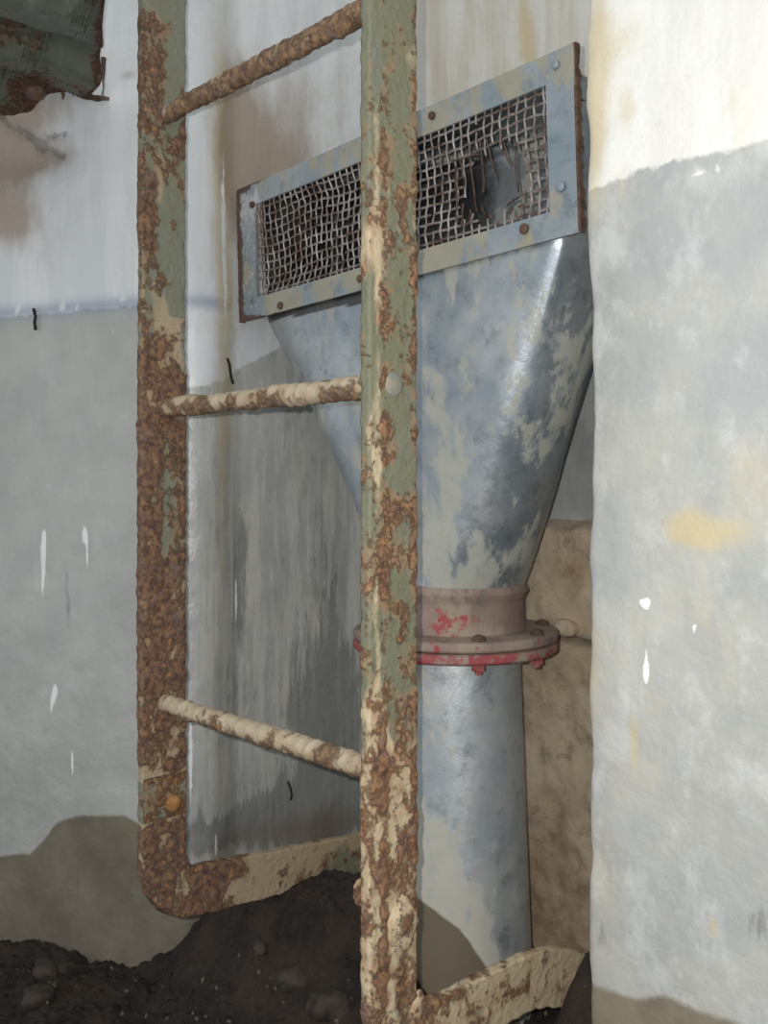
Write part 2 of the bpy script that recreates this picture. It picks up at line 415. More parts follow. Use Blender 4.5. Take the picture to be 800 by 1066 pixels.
# pillar and wall to the right of the niche
cx = onT(607, 0, .60).x
WR = Wall([(cx, .985), (cx, .604), (cx + .004, .60), (.75, .60)], -.12, 1.42, .0045, 1)
edgew = np.exp(-((WR.V[:, 0] - cx) / .02) ** 2) * (WR.V[:, 1] < .64)
disp = (fbm(WR.V, 6, 4, 21) - .5) * .007 + (fbm(WR.V, 40, 3, 22) - .5) * .0016 - edgew * fbm(WR.V, (0, 0, 28), 4, 23) * .006
o = WR.build('wall_right', M_right, disp, dict(
    paint=WR.edge([(608, 205), (640, 190), (700, 168), (760, 160), (780, 150), (800, 145)], .02),
    stain=sum(WR.spot(*a) for a in ((622, 60, 13, 90, .75), (650, 40, 22, 30, .5), (618, 150, 10, 60, .6), (655, 115, 10, 24, .6), (650, 190, 10, 20, .4), (765, 105, 6, 22, .45), (730, 555, 40, 14, .75), (715, 540, 16, 16, .5), (780, 500, 40, 50, .4), (735, 620, 12, 50, .38), (612, 700, 20, 60, .5), (660, 775, 5, 30, .75), (743, 965, 6, 12, .8), (625, 900, 26, 60, .4), (690, 730, 14, 14, .3))),
    mould=sum(WR.spot(*a) for a in ((790, 960, 12, 20, .55), (625, 980, 14, 20, .5), (632, 885, 8, 10, .55), (670, 630, 6, 10, .4), (792, 880, 8, 30, .4), (665, 800, 30, 60, .12), (640, 640, 20, 60, .2))),
    chip=.8 * sum(WR.spot(*a) for a in ((671, 675, 2.2, 28, 1.3), (674, 700, 2.2, 12, 1.1), (673, 628, 7, 6, 1.1), (722, 655, 2, 5, 1.2), (655, 250, 5, 46, .5), (752, 190, 5, 60, .5), (780, 192, 3, 7, .8), (660, 440, 26, 40, .3), (650, 530, 30, 26, .4), (730, 180, 16, 8, .7))),
    tide=WR.edge([(600, 1025), (620, 1028), (660, 1036), (690, 1032), (720, 1044), (760, 1062), (800, 1080)], .03),
))

# exposed rough masonry low on the back wall, right of the duct
def rock(name, loc, size, mat, seed, parent=None, sub=3, amp=.35, rot=0, sharp=1.):
    bm = bmesh.new(); bmesh.ops.create_icosphere(bm, subdivisions=sub, radius=1)
    co = np.array([v.co[:] for v in bm.verts])
    b = np.sign(co) * np.abs(co) ** sharp
    nse = fbm(co + seed * 7.7, 1.5, 4, seed) - .5
    b = b * (1 + amp * 2 * nse)[:, None]
    ca, sa = math.cos(rot), math.sin(rot)
    for v, p in zip(bm.verts, b):
        x, y, z = p[0] * size[0], p[1] * size[1], p[2] * size[2]
        v.co = (x * ca - y * sa, x * sa + y * ca, z)
    if parent:
        for v in bm.verts: v.co += Vector(loc)
        o = obj(name, bm, mat, parent, True)
    else:
        o = obj(name, bm, mat, None, True); o.location = loc
    return o
wb = bpy.data.objects['wall_back']
nm = NT('rough_masonry'); f1 = nm.noise(28, 9, .7); f2 = nm.noise(9, 6, .6)
cc = nm.mix(nm.step(f2, .35, .65), srgb(168, 144, 120), srgb(196, 180, 156)); cc = nm.mix(nm.step(f1, .5, .7, 0, .6), cc, srgb(104, 84, 68))
M_mas = nm.done(cc, .9, 0, ((f1, .6, .008), (nm.noise(90, 6, .7), .4, .003)), .3)
def slab(name, s0, s1, z0, z1, T, seed, amp, mat, st=.004, round_=.02, topvar=.01):
    xs = np.arange(s0, s1 + st / 2, st); zs = np.arange(z0, z1 + st / 2, st)
    X, Z = np.meshgrid(xs, zs); n, m = X.shape
    P = np.column_stack([X.ravel(), 0 * X.ravel() + T, Z.ravel()])
    dy = (fbm(P, 9, 4, seed) - .5) * amp + (fbm(P, 55, 3, seed + 4) - .5) * amp * .3
    e = np.minimum(z1 + 0 * P[:, 2] - P[:, 2], np.minimum(P[:, 0] - s0, s1 - P[:, 0]))
    dy += np.clip(1 - e / round_, 0, 1) ** 2 * (.98 - T + .01)
    P[:, 1] += dy
    P[:, 2] += (fbm(P, (22, 0, 0), 3, seed + 9) - .5) * topvar * sstep(z1 - .05, z1, P[:, 2])
    me = mesh_from(P, grid_faces(n, m))
    o = link(name, me, mat, wb)
    return o
topz = onT(575, 537, .945).z
midz = onT(585, 662, .945).z
slab('stone', onT(540, 0, .945).x, cx + .004, midz + .004, topz, .938, 31, .03, M_mas)
slab('rough_render', onT(500, 0, .945).x, cx + .004, -.02, midz, .950, 35, .03, M_mas, round_=.012)
rock('stone', onT(594, 653, .94), (.014, .02, .010), M_mas, 5, wb, 3, .4, 0, .7)

# ---------------------------------------------------------------- ground
bm = bmesh.new()
bmesh.ops.create_cube(bm, size=1, matrix=Matrix.Translation((-.6, .2, -.08)) @ Matrix.Diagonal((3.2, 2.2, .05, 1)))
M_floor = simple('packed_earth', srgb(60, 52, 46), srgb(84, 74, 64), 30, .95)
tag(obj('floor', bm, M_floor), kind='structure')

def soilh(P):
    s, t = P[:, 0], P[:, 1]
    h = .012 + 0 * s
    def g(cs_, ct, rs, rt, a): return a * np.exp(-((s - cs_) / rs) ** 2 - ((t - ct) / rt) ** 2)
    h += g(-.835, .715, .10, .07, .15) + g(-.985, .665, .11, .05, .10) + g(-.525, .725, .042, .08, .175) + g(-.75, .62, .22, .12, .05) + g(-.9, .9, .4, .12, .06)
    h += g(-.47, .74, .05, .12, .05)
    h += (fbm(P, 9, 4, 41) - .5) * .035 + (fbm(P, 45, 4, 42) - .5) * .022 + (.5 - np.abs(fbm(P, 70, 3, 43) - .5) * 2) * .010 + (fbm(P, 190, 2, 44) - .5) * .008
    return h
st = .0035
X, Y = np.meshgrid(np.arange(-1.5, .3, st), np.arange(.1, 1.0, st)); n, m = X.shape
P = np.column_stack([X.ravel(), Y.ravel(), 0 * X.ravel()])
P[:, 2] = soilh(P)
def inside(x, y):       # clear of the solid left wall
    w = B0 + dL * ((x - B0.x) * dL.x + (y - B0.y) * dL.y)
    d = (x - w.x) * (-dL.y) + (y - w.y) * dL.x
    return (d < .02 or x > D.x) and not (x > cx + .02 and y > .63)
cell = np.array([inside(x, y) for x, y in zip(P[:, 0], P[:, 1])])
Fc = [q for q in grid_faces(n, m) if cell[q[0]] and cell[q[2]]]
used = np.unique(np.array(Fc).ravel()); remap = -np.ones(len(P), int); remap[used] = np.arange(len(used))
me = mesh_from(P[used], remap[np.array(Fc)])
ns = NT('damp_dark_soil'); f1 = ns.noise(60, 9, .75); f2 = ns.noise(12, 6, .6)
c = ns.mix(ns.step(f2, .4, .65), srgb(42, 35, 31), srgb(72, 60, 50))
c = ns.mix(ns.step(f1, .5, .68, 0, .7), c, srgb(72, 63, 54))
c = ns.mix(ns.step(ns.vor(140), .05, .09, .7, 0), c, srgb(110, 100, 90))
M_soil = ns.done(c, ns.step(f2, .4, .6, .5, .9), 0, ((f1, 1., .016), (ns.vor(110), .6, .006), (ns.noise(200, 6, .7), .7, .004)), .4)
soil = link('soil', me, M_soil)
tag(soil, 'dark damp crumbly soil and rust flakes heaped on the floor', 'soil', kind='stuff')

def ground(x, y): return float(soilh(np.array([[x, y, 0.]]))[0])
M_stoneA = simple('muddy_stone', srgb(44, 38, 33), srgb(70, 61, 52), 50, .9, 0, .8, .004)
def at_ground(u, v):
    l = .7
    while l < 1.6:
        p = onL(u, v, l)
        if p.z <= ground(p.x, p.y): return p
        l += .004
    return p
spec = [(48, 1010, .024, 'flat muddy grey stone in the soil at lower left corner'),
        (66, 1008, .014, 'small rounded pale stone touching the flat muddy stone'),
        (40, 1036, .022, 'brown muddy clod below the flat stone at lower left'),
        (158, 996, .010, 'little grey stone on soil under the left tide mark'),
        (305, 1015, .022, 'muddy brown lump midway between the two ladder feet'),
        (345, 1040, .028, 'large brown clod against the right ladder foot'),
        (272, 985, .012, 'small clod just right of the left ladder foot bend')]
for k, (u, v, r, lab) in enumerate(spec):
    p = at_ground(u, v)
    o = rock('stone', (p.x, p.y, p.z - r * .1), (r, r * .8, r * .55), M_stoneA, 60 + k, None, 3, .55, k)
    tag(o, lab, 'stone')
proto = None
for k in range(70):
    u = random.uniform(-10, 375); v = random.uniform(992, 1066)
    if k > 56: u = random.uniform(566, 600); v = random.uniform(985, 1060)
    p = at_ground(u, v)
    if p.y > .93 : continue
    if proto is None:
        proto = rock('pebble', (0, 0, 0), (1, .8, .6), simple('dark_pebble', srgb(70, 60, 52), srgb(112, 100, 86), 2, .8), 90, None, 2, .3)
        o = proto
    else:
        o = proto.copy(); COL.objects.link(o)
    r = random.uniform(.0015, .0042)
    o.scale = (r, r, r); o.location = (p.x, p.y, p.z + r * .2); o.rotation_euler = (random.random() * 6, random.random() * 6, random.random() * 6)
    tag(o, 'tiny stone or rust crumb lying on the dark soil', 'pebble', 'tiny crumbs on the soil')

# ---------------------------------------------------------------- ladder
def ratio(u): r = ray(u); return r[0] / r[1]
def fit_rail(uL, uR, w, d, T0):
    s0 = ratio(uL) * T0
    return s0, d
RW, RD = .011, .050
def solve(uL, uR):      # front plane distance from the apparent width
    lo, hi = .3, .9
    for _ in range(60):
        T = (lo + hi) / 2
        s0 = ratio(uL) * T
        if (s0 + RW) / (T + RD) > ratio(uR): lo = T     # still too wide
        else: hi = T
    return T, s0
TL, sL = solve(143, 189); TR, sR = solve(375, 431)
print('rail fit', TL, sL, TR, sR)
T0 = .503
sL = ratio(143) * T0; sR = ratio(375) * T0
ladder = empty('ladder', ((sL + sR) / 2, T0 + RD / 2, .17))
tag(ladder, 'rusty steel ladder with flaking green paint standing in front of the niche', 'ladder')

def make_rail(s0, zbar, drop, mat, seed, green_pts, rust_fn, rad=.042, kink=None):
    # centre line in the y-z plane: down, bend, back into the wall
    tc = T0 + RD / 2
    path = []
    z = ZC + .78
    zb = zbar
    while z > zb + rad: path.append((tc, z, 0, -1)); z -= .0022
    for k in range(1, 26):
        a = k / 26 * PI / 2
        path.append((tc + rad - rad * math.cos(a), zb + rad - rad * math.sin(a), math.sin(a), -math.cos(a)))
    t = tc + rad
    while t < .992:
        dr = drop + (max(0, t - kink) * 7. if kink else 0)
        path.append((t, zb - drop * (t - tc - rad) - (max(0, t - kink) ** 2 * 3.5 if kink else 0), 1, -dr)); t += .0025
        if kink and t > .86: break
    path = np.array(path); n = len(path)
    # section: q across depth (-1..1), p across thickness (0..1), rounded rectangle
    sec = []
    nd, nw = 22, 5
    for i in range(nd): sec.append((1, -1 + 2 * i / nd))
    for i in range(nw): sec.append((1 - 2 * i / nw, 1))
    for i in range(nd): sec.append((-1, 1 - 2 * i / nd))
    for i in range(nw): sec.append((-1 + 2 * i / nw, -1))
    sec = np.array(sec); m = len(sec)
    corner = (np.abs(sec[:, 0]) > .95) & (np.abs(sec[:, 1]) > .95)
    scale = np.where(corner, .97, 1.)
    px = np.tile(sec[:, 0], n); qd = np.tile(sec[:, 1] * scale, n)
    tt = np.repeat(path[:, 0], m); zz = np.repeat(path[:, 1], m)
    dt = np.repeat(path[:, 2], m); dz = np.repeat(path[:, 3], m); L = np.hypot(dt, dz)
    # outward (positive q) is away from the camera on the upright
    nt, nz = -dz / L, dt / L
    V = np.column_stack([s0 + RW / 2 + px * RW / 2, tt + nt * qd * RD / 2, zz + nz * qd * RD / 2])
    N = np.column_stack([np.where(np.abs(np.tile(sec[:, 1], n)) < .99, px, 0), nt * (np.abs(qd) > .9) * np.sign(qd), nz * (np.abs(qd) > .9) * np.sign(qd)])
    rust = rust_fn(V, qd, fbm(V, (80, 80, 50), 4, seed))
    lump = fbm(V, 170, 3, seed + 3)
    dd = (rust - .35) * .0022 * (rust > .35) + (lump - .5) * .0026 * np.clip(rust * 1.6, .15, 1)
    edge = (np.abs(qd) > .9)
    dd = dd + edge * (fbm(V, 120, 3, seed + 8) - .5) * .0035
    V = V + N * dd[:, None]
    green = green_pts(V, qd)
    me = mesh_from(V, grid_faces(n, m, True) + [tuple(range(m))[::-1], tuple((n - 1) * m + k for k in range(m))], dict(rust=rust, green=green))
    o = link('rail', me, mat, ladder)
    return fix(o)
def vv_(V, l): return HOR - (V[:, 2] - ZC) / l * F         # pixel row of a height at the rail (used to place wear bands)
def interp(v, pts): return np.interp(v, [p[0] for p in pts], [p[1] for p in pts])
def rustL(V, q, nz):
    v = vv_(V, 1.03)
    front = interp(v, [(-300, .5), (0, .6), (60, .75), (200, .62), (230, .5), (300, .62), (420, .9), (700, .9), (790, .85), (806, .35), (848, .35), (856, .9), (950, .8), (1050, .5)])
    back = interp(v, [(-300, .1), (0, .12), (110, .45), (150, .6), (220, .25), (330, .35), (420, .9), (560, .8), (700, .82), (800, .8), (808, .25), (848, .2), (858, .85), (950, .8)])
    k = sstep(-.35, .35, q)
    strip = np.exp(-((q - .0) / .16) ** 2) * interp(v, [(430, 0), (460, 1), (570, 1), (600, 0)])
    b = front * (1 - k) + back * k
    far = sstep(.58, .66, V[:, 1]); b = b * (1 - far) + (.28 + .5 * (fbm(V, 22, 2, 66) - .5)) * far
    b = b - .55 * strip - .12 + (fbm(V, (14, 14, 9), 3, 61) - .5) * .7
    return np.clip(b + (nz - .5) * 1.6, 0, 1.1)
def greenL(V, q):
    v = vv_(V, 1.03)
    g = interp(v, [(-300, .7), (100, .75), (230, .7), (300, .55), (420, .4), (480, .6), (600, .55), (640, .1), (800, .1), (812, .7), (848, .7), (860, .2), (1000, .3)])
    g = g + .35 * sstep(-.1, .4, q) * (v < 330) - .1 + .4 * np.exp(-((q - .0) / .16) ** 2) * interp(v, [(430, 0), (460, 1), (570, 1), (600, 0)])
    far = sstep(.56, .60, V[:, 1])
    return g * (1 - far) + (.38 + .8 * (fbm(V, 12, 2, 67) - .5)) * far
def rustR(V, q, nz):
    v = vv_(V, .775)
    b = interp(v, [(-300, .3), (0, .38), (150, .45), (360, .4), (600, .5), (680, .5), (850, .78), (950, .62), (1100, .55)])
    b = b - .14 + .32 * np.exp(-((q + .42) / .2) ** 2) + .34 * np.exp(-((q - .9) / .2) ** 2)
    far = sstep(.58, .66, V[:, 1]); b = b * (1 - far) + .32 * far
    return np.clip(b + (nz - .5) * 1.5 - .06, 0, 1.1)
def greenR(V, q):
    v = vv_(V, .775)
    g = interp(v, [(-300, .8), (0, .8), (150, .62), (250, .5), (340, .75), (560, .72), (760, .6), (820, .1), (1100, .15)])
    g = g + .22 * np.exp(-((q - .15) / .4) ** 2) - .2 * np.exp(-((q + .7) / .2) ** 2)
    far = sstep(.55, .60, V[:, 1])
    return g * (1 - far) + .1 * far
railL = make_rail(sL, ZC - .429, .085, M_railL, 3, greenL, rustL)
railL['label'] = 'left rail, almost wholly brown rust'
railR = make_rail(sR, ZC - .441, .0, M_railR, 8, greenR, rustR, kink=.68)
railR['label'] = 'right rail, green paint flaking to tan and rust'

def make_rung(z, seed, mat):
    n, m = 190, 20
    x = np.linspace(sL + RW * .3, sR + RW * .7, n)
    th = np.linspace(0, 2 * PI, m, endpoint=False)
    X = np.repeat(x, m); TH = np.tile(th, n)
    base = np.column_stack([X, np.cos(TH) * .01, np.sin(TH) * .01])
    rib = np.clip(np.sin((X / .0145) * 2 * PI + TH * 1.0 + seed), 0, 1) ** 2 * .0007
    r = .0092 + rib + (fbm(base + seed, 110, 3, seed) - .5) * .0026 + (fbm(base + seed, 45, 3, seed + 2) - .5) * .0045
    V = np.column_stack([X, T0 + RD / 2 + np.cos(TH) * r, z + np.sin(TH) * r])
    rust = np.clip(.42 + (fbm(V, 45, 4, seed + 5) - .5) * 1.7 - .2 * np.sin(TH) + (.12 * np.sin(X / .0145 * 2 * PI + TH) + .30 if seed == 1 else 0), 0, 1)
    me = mesh_from(V, grid_faces(n, m, True) + [tuple(range(m))[::-1], tuple((n - 1) * m + k for k in range(m))], dict(rust=rust, green=0 * X))
    return fix(link('rung', me, mat, ladder))
for k, dz in enumerate((-.227, .0735, .3715, .672)):
    make_rung(ZC + dz, (4, 3, 1, 7)[k], M_rung)
    bm = dome_bm(bmesh.new(), (sR + RW, T0 + RD / 2, ZC + dz), (1, 0, 0), .0095, .0022, 16)
    if k == 1: obj('rivet', bm, M_rivet, railR, True)
    else: bm.free()
# splice plate and bolt low on the left rail
zp = ZC + (HOR - 828) / F * 1.03
bm = bmesh.new(); bmesh.ops.create_cube(bm, size=1, matrix=Matrix.Translation((sL + RW + .001, T0 + RD / 2, zp)) @ Matrix.Diagonal((.0025, .049, .044, 1)))
bmesh.ops.bevel(bm, geom=bm.edges[:], offset=.001, segments=2)
bmesh.ops.subdivide_edges(bm, edges=bm.edges[:], cuts=5, use_grid_fill=True)
mp = rust_material('plate_paint', 0, srgb(84, 60, 50), srgb(150, 112, 76), srgb(150, 126, 92), srgb(128, 138, 120), 9.)
o = obj('patch_plate', bm, mp, railL)
pv = np.array([v.co[:] for v in o.data.vertices]); rel = (pv[:, 2] - pv[:, 2].mean()) / .022
for nm_, val in (('rust', np.clip(.3 + .35 * np.abs(rel) ** 3, 0, 1)), ('green', .6 - .2 * rel)):
    a_ = o.data.attributes.new(nm_, 'FLOAT', 'POINT'); a_.data.foreach_set('value', val.astype(np.float32))
bm = dome_bm(bmesh.new(), (sL + RW + .003, T0 + RD * .66, zp - .008), (1, 0, 0), .0085, .006, 14)
obj('bolt', bm, M_orust, railL, True)
# rust blisters on the lower right rail
for (u, v, r, sd) in ((418, 962, .016, 1), (427, 950, .010, 2), (377, 930, .009, 3), (436, 1046, .008, 4)):
    p = onT(u, v, T0 + .01) if u < 390 else onS(u, v, sR + RW)
    o = rock('rust_blister', p, (r * .32, r * .95, r * 1.25), M_railR, 100 + sd, railR, 4, .5)
    bv = np.array([q.co[:] for q in o.data.vertices])
    a = o.data.attributes.new('rust', 'FLOAT', 'POINT'); a.data.foreach_set('value', np.clip(.52 + (fbm(bv, 90, 3, sd) - .5) * 1.4, 0, 1).astype(np.float32))

# ---------------------------------------------------------------- ventilation duct
HT = .72
pc = Vector((-.762, .803)); pr = .0735
duct = empty('ventilation_duct', (pc.x, pc.y, .0))
tag(duct, 'grey galvanised ventilation duct with wire grille, funnel hood and flanged pipe in the niche', 'duct')
ctr = Vector((-.797, HT, ZC + .2907)); HW, HH = .2600, .0835
tilt = math.radians(2.1); ct, stt = math.cos(tilt), math.sin(tilt)
def pl(a, b, d=0.):                 # local plate coordinates -> world (a along, b up, d into the wall)
    return Vector((ctr.x + a * ct - b * stt, ctr.y + d, ctr.z + a * stt + b * ct))
def plinv(p): x, z = p.x - ctr.x, p.z - ctr.z; return x * ct + z * stt, -x * stt + z * ct
IL, IR, IT, IB = -HW + .036, HW - .032, HH - .027, -HH + .025
METAL_ATTR = ('tan', 'white', 'rust', 'mud', 'dark', 'red')
def attrs_for(n, **kw):
    d = {k: np.zeros(n) for k in METAL_ATTR}; d.update(kw); return d
# frame: flat plate with a rectangular opening, 3 mm thick, gentle dents
st = .004
xa = np.unique(np.concatenate([np.linspace(-HW, IL, 9), np.linspace(IL, IR, 110), np.linspace(IR, HW, 9)]))
xb = np.unique(np.concatenate([np.linspace(-HH, IB, 8), np.linspace(IB, IT, 30), np.linspace(IT, HH, 8)]))
A, Bm = np.meshgrid(xa, xb); n, m = A.shape; A = A.ravel(); Bm = Bm.ravel()
Q = np.column_stack([A, 0 * A, Bm])
dn = (fbm(Q, 8, 3, 51) - .5) * .005
am = (A[None].reshape(n, m)); bmn = Bm.reshape(n, m)
def fk(i, j):
    ca = (am[i, j] + am[i, j + 1]) / 2; cb = (bmn[i, j] + bmn[i + 1, j]) / 2
    return not (IL < ca < IR and IB < cb < IT)
ea = np.where(np.isclose(np.abs(A), HW), np.sign(A) * (fbm(Q, 60, 3, 55) - .5) * .003, 0)
V = np.array([tuple(pl(a + e, b, d)) for a, b, d, e in zip(A, Bm, dn, ea)])
edge = np.minimum(np.minimum(HW - np.abs(A), HH - np.abs(Bm)), .02)
right = sstep(.02, .2, A)
ft = .52 + .14 * sstep(.0, .09, A) * sstep(.03, HH, Bm) + .10 * sstep(.2, -.02, A) * sstep(-.04, -HH, Bm) - .40 * sstep(.2, .23, A) * sstep(.07, .03, Bm) - .3 * sstep(-.18, -.24, A)
me = mesh_from(V, grid_faces(n, m, False, fk), attrs_for(len(V), tan=ft,
    rust=.55 * sstep(.012, 0, edge) * sstep(-.15, -.25, A) + .35 * sstep(-.22, -.25, A) + .25 * sstep(.004, 0, edge),
    white=.28 * sstep(.03, .0, np.abs(Bm - IT)) + .35 * sstep(-.2, -.22, A),
    dark=.2 * sstep(-.1, -.2, A) * sstep(.02, .05, Bm)), False)
frame = fix(link('grille_frame', me, M_frame, duct))
so = frame.modifiers.new('t', 'SOLIDIFY'); so.thickness = .003; so.offset = 1
frame['label'] = 'flat frame with tan and blue-grey paint around the wire grille'
frame.data.flip_normals()
# folded rusty rim along the right and left ends
for sgn in (1, -1):
    bm = bmesh.new(); N = 40
    prev = None
    for k in range(N + 1):
        b = -HH + 2 * HH * k / N
        w = .0014 + .0012 * random.random(); dpt = .004 + .003 * random.random()
        if random.random() < .12: dpt *= .5
        q = [pl(sgn * (HW - .001), b, -.001), pl(sgn * (HW + w), b, -.001), pl(sgn * (HW + w), b, dpt), pl(sgn * (HW - .001), b, dpt)]
        vs = [bm.verts.new(p) for p in q]
        if prev:
            for i in range(4): bm.faces.new((prev[i], prev[(i + 1) % 4], vs[(i + 1) % 4], vs[i]))
        prev = vs
    o = obj('rim', bm, M_drust, frame)
# screws where the photo shows them
for (u, v, r, mt) in ((449, 120, .005, M_drust), (545, 238, .006, M_drust), (583, 194, .006, M_frame), (291, 318, .0055, M_drust), (262, 213, .005, M_drust), (578, 67, .005, M_frame), (374, 290, .005, M_drust)):
    p = onT(u, v, HT - .003)
    obj('screw', dome_bm(bmesh.new(), p, (0, -1, 0), r * .85, .0016, 10, 3), mt, frame, True)
# woven wire grille
pit = .0104
na = int((IR - IL) / pit); nb = int((IT - IB) / pit)
def hole(a, b):
    p = pl(a, b); h0 = plinv(onT(508, 190, HT)); h1 = plinv(onT(541, 172, HT)); h2 = plinv(onT(500, 222, HT))
    x = ((a - .095) / .042) ** 2 + ((b + .012) / .045) ** 2
    return x < 1 + .45 * math.sin(a * 400) * math.cos(b * 300)
hc = [plinv(onT(u, v, HT)) for u, v in ((478, 168), (540, 140), (543, 215), (482, 234))]
print('hole corners', hc)
def hole(a, b):
    a0 = min(hc[0][0], hc[3][0]); a1 = max(hc[1][0], hc[2][0]); b0 = min(hc[2][1], hc[3][1]); b1 = (hc[0][1] + hc[1][1]) / 2
    ex = (a - (a0 + a1) / 2) / ((a1 - a0) / 2); ey = (b - (b0 + b1) / 2) / ((b1 - b0) / 2)
    return abs(ex) ** 2.6 + abs(ey) ** 2.6 < 1 + .3 * math.sin(a * 310 + b * 120)
def warp(a, b):
    k = math.exp(-((a + .13) / .08) ** 2)
    e = min(a - IL, IR - a, b - IB, IT - b); e = max(0., min(1., e / .02))
    da = .0009 * math.sin(b * 70 + a * 18) * e + k * .003 * math.sin(b * 45 + 1) * e
    db = .0010 * math.sin(a * 40) * e + k * .004 * math.sin(a * 38) * e * (b - IB) / .11
    dd = .003 + .003 * math.sin(a * 15 + b * 30) * e + k * .008 * e
    return pl(a + da, b + db, dd)
def wires(a0, a1, sub=3, rr=.0012, off=(0, 0), use_hole=True):
    bm = bmesh.new()
    for i in range(na + 1):
        a = IL + (i + .5) * (IR - IL) / (na + 1) + off[0]
        if not (a0 <= a <= a1): continue
        run = []
        for j in range(nb * sub + 1):
            b = IB - .002 + (IT - IB + .004) * j / (nb * sub)
            if use_hole and hole(a, b) or (use_hole and random.random() < .002):
                if len(run) > 1: tube_bm(bm, run, rr, 4)
                run = []; continue
            q = warp(a, b); q.y += .0008 * math.sin(j / sub * PI + i * PI); run.append(q)
        if len(run) > 1: tube_bm(bm, run, rr, 4)
    for j in range(nb + 1):
        b = IB + (j + .5) * (IT - IB) / (nb + 1) + off[1]
        run = []
        for i in range(na * sub + 1):
            a = IL - .002 + (IR - IL + .004) * i / (na * sub)
            if not (a0 <= a <= a1): continue
            if use_hole and hole(a, b) or (use_hole and random.random() < .003):
                if len(run) > 1: tube_bm(bm, run, rr, 4)
                run = []; continue
            q = warp(a, b); q.y -= .0008 * math.sin(i / sub * PI + j * PI); run.append(q)
        if len(run) > 1: tube_bm(bm, run, rr, 4)
    return bm
o = obj('wire_mesh', wires(IL - .01, IR + .01), M_wire, frame); o['kind'] = 'stuff'
bm = bmesh.new()
# loose torn wires hanging in the hole
def hang(u0, v0, u1, v1, r=.0009):
    p0 = onT(u0, v0, HT + .004); p1 = onT(u1, v1, HT + .001)
    pts = [p0.lerp(p1, k / 6) + Vector((random.uniform(-.0005, .0005), random.uniform(-.0012, .0012), 0)) for k in range(7)]
    obj('broken_wire', tube_bm(bmesh.new(), pts, r, 5), M_wdark, frame)
for h_ in ((480, 165, 484, 190), (489, 160, 496, 220), (500, 145, 504, 200), (506, 141, 517, 187), (522, 140, 530, 170), (536, 150, 540, 200),
           (475, 172, 476, 232), (482, 212, 481, 236), (490, 218, 490, 233), (502, 215, 506, 228), (470, 168, 500, 160), (528, 214, 540, 205)):
    hang(*h_)
# clogging dirt on the left of the mesh
# hood: box behind the grille then a loft from rounded rectangle to the round collar
zt = ZC + .2907 + HH - .012
zb_ = ZC - .1175
rect_h = ZC + .2907 - HH
N = 96
def rrect(x0, x1, y0, y1, r, N):
    pts = []
    w, h = x1 - x0, y1 - y0
    cs4 = [(x1 - r, y0 + r, -PI / 2), (x1 - r, y1 - r, 0), (x0 + r, y1 - r, PI / 2), (x0 + r, y0 + r, PI)]
    n = N // 4
    # start at middle of front side, go counter-clockwise; dense corners
    seq = []
    for (cx_, cy_, a0) in cs4:
        for k in range(n // 2 + 1): seq.append((cx_ + r * math.cos(a0 + k / (n // 2) * PI / 2), cy_ + r * math.sin(a0 + k / (n // 2) * PI / 2)))
    return seq
def ring_rect(r_c, inset):
    x0, x1 = ctr.x - HW + .028 + inset, ctr.x + HW - .022 - inset
    y0, y1 = HT + .008, HT + .135
    base = []
    segs = []
    # points by angle around a superellipse-like rounded rectangle; corner points matched with the circle angles
    out = []
    for k in range(N):
        q = k / N * 4                        # 0 front middle .. counter-clockwise
        side = int((q + .5) % 4); f = (q + .5) % 1
        # side 0 front (x increasing), 1 right, 2 back, 3 left
        if side == 0: p = (x0 + (x1 - x0) * f, y0)
        elif side == 1: p = (x1, y0 + (y1 - y0) * f)
        elif side == 2: p = (x1 - (x1 - x0) * f, y1)
        else: p = (x0, y1 - (y1 - y0) * f)
        out.append(Vector(p))
    # round corners by clamping to an inner rectangle
    res = []
    for p in out:
        qx = min(max(p.x, x0 + r_c), x1 - r_c); qy = min(max(p.y, y0 + r_c), y1 - r_c)
        d = p - Vector((qx, qy))
        if d.length > 1e-6 and abs(d.x) > 1e-6 and abs(d.y) > 1e-6:
            p = Vector((qx, qy)) + d.normalized() * r_c
        res.append(p)
    return res
ringT = ring_rect(.012, 0)
rr2 = ring_rect(.062, .0)
circ = [Vector((pc.x + pr * math.sin(2 * PI * k / N), pc.y - pr * math.cos(2 * PI * k / N))) for k in range(N)]
rows = []; V = []; keep_rows = []
zs = [zt - k * (zt - rect_h) / 14 for k in range(15)] + [rect_h - k * (rect_h - zb_) / 90 for k in range(1, 91)]
for i, z in enumerate(zs):
    if z >= rect_h - 1e-6:
        k0 = (zt - z) / (zt - rect_h)
        for a, b in zip(ringT, rr2):
            p = a.lerp(b, k0 * .4); V.append((p.x, p.y, z + (p.x - ctr.x) * math.tan(tilt)))
    else:
        f = (rect_h - z) / (rect_h - zb_)
        e = f ** 1.08
        for a, b, c2 in zip(ringT, rr2, circ):
            q = a.lerp(b, .4 + .6 * min(1, f * 3)); p = q.lerp(c2, e)
            V.append((p.x, p.y, z + (p.x - ctr.x) * math.tan(tilt) * (1 - f)))
V = np.array(V); n = len(zs)
cen = np.array([pc.x, pc.y])
dent = (fbm(V, 7, 3, 71) - .5) * .010 * sstep(16, 50, np.repeat(np.arange(n), N)) * sstep(n, n - 12, np.repeat(np.arange(n), N))
rad = V[:, :2] - cen; rad /= np.linalg.norm(rad, axis=1)[:, None]
V[:, :2] += rad * dent[:, None]
def hk(i, j):
    q = (j / N * 4 + .5) % 4
    return not (i < 13 and q < .985)
zrow = V[:, 2]
ff = (rect_h - zrow) / (rect_h - zb_)
Fc = grid_faces(n, N, True, hk) + [tuple(range(N))[::-1]]
